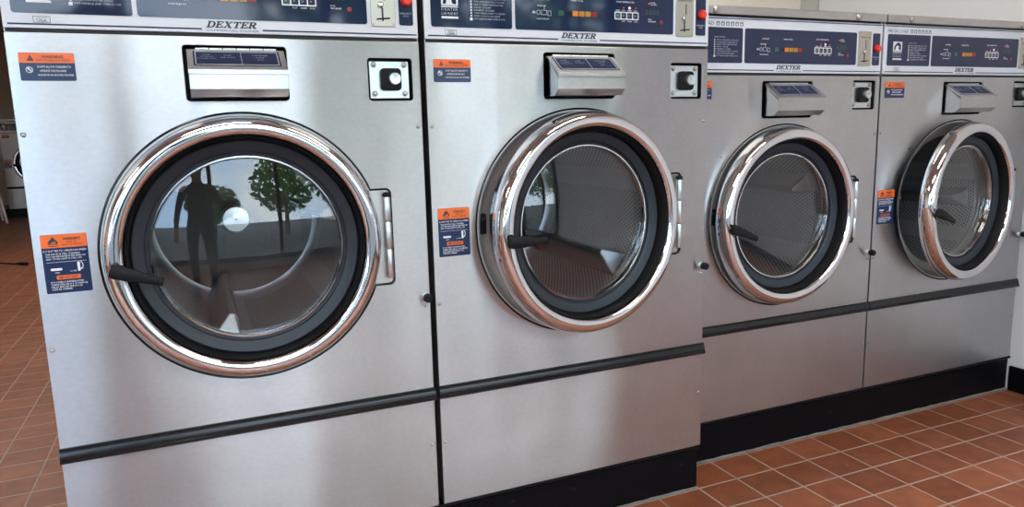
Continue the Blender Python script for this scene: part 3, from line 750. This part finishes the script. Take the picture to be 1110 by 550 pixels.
# white plastic chair near the far washer, black cord on the floor
ch = empty('plastic_chair', (-2.55, 10.75, 0), 'white plastic chair in front of the far washer', 'chair', rz=.3)
obj('seat', MB().box(-.22, -.22, .42, .22, .22, .445, .010), M['white_plastic'], ch)
b = MB()
for k in range(5): b.box(-.19 + k * .082, .20, .445, -.14 + k * .082, .222, .80, .006)
b.box(-.22, .195, .79, .22, .225, .86, .010); obj('backrest', b, M['white_plastic'], ch)
for sx in (-1, 1):
    for sy in (-1, 1): obj('leg', MB().tube([(sx * .20, sy * .20, .425), (sx * .225, sy * .23, .22), (sx * .25, sy * .26, 0.012)], [.022, .019, .016], 12), M['white_plastic'], ch)
cd = empty('power_cord', (-1.30, 6.6, 0), 'black power cord lying on the tiles left of the near washer', 'cord')
obj('cable', MB().tube([(-1.1, -.1, .008), (-.7, .25, .008), (-.35, .05, .008), (-.15, -.15, .008), (-.02, -.28, .010)], .007, 10), M['black'], cd)
obj('plug', MB().tube([(-.02, -.28, .014), (.03, -.33, .016), (.08, -.37, .016)], [.010, .016, .014], 12), M['black'], cd)

# photographer, seen only as a dark reflection in the steel and glass
M['shirt'] = mat('dark_shirt', (.020, .021, .026), .85); M['trousers'] = mat('dark_trousers', (.016, .018, .026), .85)
M['skin'] = mat('skin', (.52, .31, .22), .55); M['shoe'] = mat('dark_shoes', (.02, .018, .016), .5); M['hair'] = mat('dark_hair', (.018, .013, .010), .6)
def skin_mesh(name, verts, edges, radii, root, sub=2):
    me = bpy.data.meshes.new(name); me.from_pydata(verts, edges, []); o = bpy.data.objects.new('tmp', me); COL.objects.link(o)
    o.modifiers.new('skin', 'SKIN'); sm = o.modifiers.new('sub', 'SUBSURF'); sm.levels = sub; sm.render_levels = sub
    for v, r in zip(me.skin_vertices[0].data, radii): v.radius = r if isinstance(r, tuple) else (r, r)
    for i, v in enumerate(me.skin_vertices[0].data): v.use_root = i == root
    dg = bpy.context.evaluated_depsgraph_get(); dg.update()
    out = bpy.data.meshes.new_from_object(o.evaluated_get(dg)); bpy.data.objects.remove(o); out.shade_smooth(); return out
def person(x, y):
    t = empty('person', (x, y, 0), 'person in dark clothes with right arm raised holding a phone, facing the washers', 'person')
    V = []; E = []; RD = []
    def chain(pts, start=None):
        prev = start
        for p, r in pts:
            V.append(p); RD.append(r)
            if prev is not None: E.append((prev, len(V) - 1))
            prev = len(V) - 1
        return prev
    pel = chain([((0, 0, .93), (.135, .105))])
    chest = chain([((0, .005, 1.08), (.125, .10)), ((0, .01, 1.24), (.145, .11)), ((0, 0, 1.385), (.12, .085))], pel)
    chain([((0, .000, 1.455), .056), ((0, .012, 1.51), .050), ((0, .034, 1.580), (.074, .090)), ((0, .028, 1.650), (.092, .114)), ((0, .018, 1.715), (.062, .078))], chest)
    for sx in (-1, 1):
        chain([((sx * .095, 0, .86), .092), ((sx * .10, .015, .66), .078), ((sx * .105, .025, .48), .058), ((sx * .11, -.005, .30), .052), ((sx * .112, -.02, .10), .038), ((sx * .114, -.005, .045), .040), ((sx * .125, .10, .035), .036), ((sx * .13, .165, .028), .024)], pel)
    rw = chain([((.165, 0, 1.375), .062), ((.225, -.01, 1.25), .048), ((.285, .02, 1.13), .042), ((.320, .14, 1.105), .036), ((.360, .255, 1.085), .026), ((.362, .30, 1.085), (.020, .036))], chest)
    lw = chain([((-.165, 0, 1.375), .062), ((-.22, -.01, 1.25), .048), ((-.255, .0, 1.12), .040), ((-.265, .06, .99), .036), ((-.262, .11, .87), .026), ((-.258, .13, .81), (.018, .036))], chest)
    me = skin_mesh('body', V, E, RD, 0)
    for m in ('shirt', 'trousers', 'skin', 'shoe'): me.materials.append(M[m])
    for p in me.polygons:
        c = p.center
        if c.z < .085: i = 3
        elif c.z < .94 and abs(c.x) < .21: i = 1
        elif c.z > 1.455 or (c.x > .14 and c.y > .215) or (c.x < -.2 and c.z < .90): i = 2
        else: i = 0
        p.material_index = i
    body = link('body', me, t)
    def fingers(name, spec):
        for k, (pts, r) in enumerate(spec):
            f = skin_mesh(name, pts, [(i, i + 1) for i in range(len(pts) - 1)], [r, r, r * .92, r * .8], 0, 1)
            f.materials.append(M['skin']); link(name, f, body)
    fingers('finger', [([(.362, .305, 1.085 + dz), (.392, .335, 1.085 + dz), (.412, .356, 1.09 + dz), (.418, .372, 1.10 + dz)], .0088) for dz in (-.030, -.010, .010, .028)])
    fingers('thumb', [([(.355, .295, 1.10), (.350, .315, 1.125), (.355, .328, 1.15), (.365, .334, 1.170)], .0098)])
    fingers('finger', [([(-.258 + dx, .135 + dx * .2, .80), (-.257 + dx, .150, .765), (-.254 + dx, .150, .735 + abs(dx) * .3), (-.25 + dx, .140, .71 + abs(dx) * .5)], .0088) for dx in (-.028, -.010, .010, .028)])
    fingers('thumb', [([(-.250, .15, .83), (-.238, .175, .80), (-.236, .185, .775), (-.238, .185, .75)], .0098)])
    # face
    for sx in (-1, 1):
        ey = obj('eye', MB().lathe([(0, .013), (.006, .012), (.010, .008), (.012, .002), (.012, -.006)], sx * .032, 1.640, 18, cy=.104), M['white'], body)
        obj('pupil', MB().lathe([(0, .0152), (.004, .0148), (.0055, .0125), (.0055, .008)], sx * .032, 1.640, 14, cy=.104), M['black'], ey).parent = body
        obj('eyebrow', MB().tube([(sx * .018, .117, 1.661), (sx * .032, .117, 1.666), (sx * .047, .108, 1.661)], [.003, .004, .0025], 8), M['hair'], body)
    nose = skin_mesh('nose', [(0, .108, 1.640), (0, .122, 1.615), (0, .126, 1.600)], [(0, 1), (1, 2)], [.008, .011, .014], 0, 1); nose.materials.append(M['skin']); link('nose', nose, body)
    obj('mouth', MB().tube([(-.024, .108, 1.563), (-.010, .114, 1.565), (.010, .114, 1.565), (.024, .108, 1.563)], [.003, .005, .005, .003], 8), mat('lips', (.42, .17, .14), .5), body)
    for sx in (-1, 1):
        e = skin_mesh('ear', [(sx * .078, .02, 1.645), (sx * .084, .012, 1.625), (sx * .078, .018, 1.60)], [(0, 1), (1, 2)], [.011, .013, .009], 0, 1); e.materials.append(M['skin']); link('ear', e, body)
    b = MB(); bmesh.ops.create_uvsphere(b.bm, u_segments=32, v_segments=20, radius=1.)
    for v in b.bm.verts: v.co = Vector((v.co.x * .088, .012 + v.co.y * .100, 1.675 + v.co.z * .083))
    bmesh.ops.delete(b.bm, geom=[v for v in b.bm.verts if v.co.z < (1.70 if v.co.y > .05 else 1.645 if v.co.y > -.02 else 1.59)], context='VERTS')
    h = b.mesh('hair', M['hair'], 80); h = link('hair', h, t); sd = h.modifiers.new('thick', 'SOLIDIFY'); sd.thickness = .008; sd.offset = 1
    return t
person(-.04, -2.145)
ph = tag(obj('phone', MB().box(-.078, -.004, -.038, .078, .004, .038, .0035, 3), M['black'], None, (.3274, -1.768, 1.134)), 'black phone held sideways in the raised right hand of the person', 'phone')
obj('lens_bump', MB().box(.040, .0041, .002, .072, .006, .034, .0008, 2), M['trim'], ph)

# ------------------------------------------------------------------ sky
w = bpy.data.worlds.new('sky'); scn.world = w; w.use_nodes = True; nt = w.node_tree
bg = nt.nodes['Background']
tc = nt.nodes.new('ShaderNodeTexCoord'); nz = nt.nodes.new('ShaderNodeTexNoise'); nz.inputs['Scale'].default_value = 2.2; nz.inputs['Detail'].default_value = 6
rp = nt.nodes.new('ShaderNodeValToRGB'); rp.color_ramp.elements[0].position = .38; rp.color_ramp.elements[1].position = .60
rp.color_ramp.elements[0].color = (.50, .71, 1., 1); rp.color_ramp.elements[1].color = (.90, .96, 1., 1)
nt.links.new(tc.outputs['Generated'], nz.inputs['Vector']); nt.links.new(nz.outputs['Fac'], rp.inputs[0]); nt.links.new(rp.outputs[0], bg.inputs[0])
bg.inputs[1].default_value = 7.5

# ------------------------------------------------------------------ camera
F, yaw, pitch, roll = 787.648, .403, .167, -.025
cy, sy, cp, sp, cr, sr = math.cos(yaw), math.sin(yaw), math.cos(pitch), math.sin(pitch), math.cos(roll), math.sin(roll)
fw = Vector((sy * cp, cy * cp, -sp)); right = Vector((cy, -sy, 0)); up = right.cross(fw)
r2 = cr * right + sr * up; u2 = -sr * right + cr * up
cam = bpy.data.objects.new('camera', bpy.data.cameras.new('camera')); COL.objects.link(cam)
mw = Matrix((r2, u2, -fw)).transposed().to_4x4(); mw.translation = (.32742, -1.74726, 1.13418)
cam.matrix_world = mw
cam.data.sensor_width = 36; cam.data.sensor_fit = 'HORIZONTAL'; cam.data.lens = 36 * F / 1110; cam.data.clip_start = .02
scn.camera = cam
scn.view_settings.view_transform = 'Standard'; scn.view_settings.look = 'None'
scn.view_settings.gamma = 1; scn.view_settings.use_curve_mapping = False
scn.view_settings.exposure = 0.
scn.cycles.max_bounces = 10; scn.cycles.glossy_bounces = 6; scn.cycles.transparent_max_bounces = 12
scn.cycles.caustics_reflective = False; scn.cycles.caustics_refractive = False
scn.cycles.sample_clamp_indirect = 6.
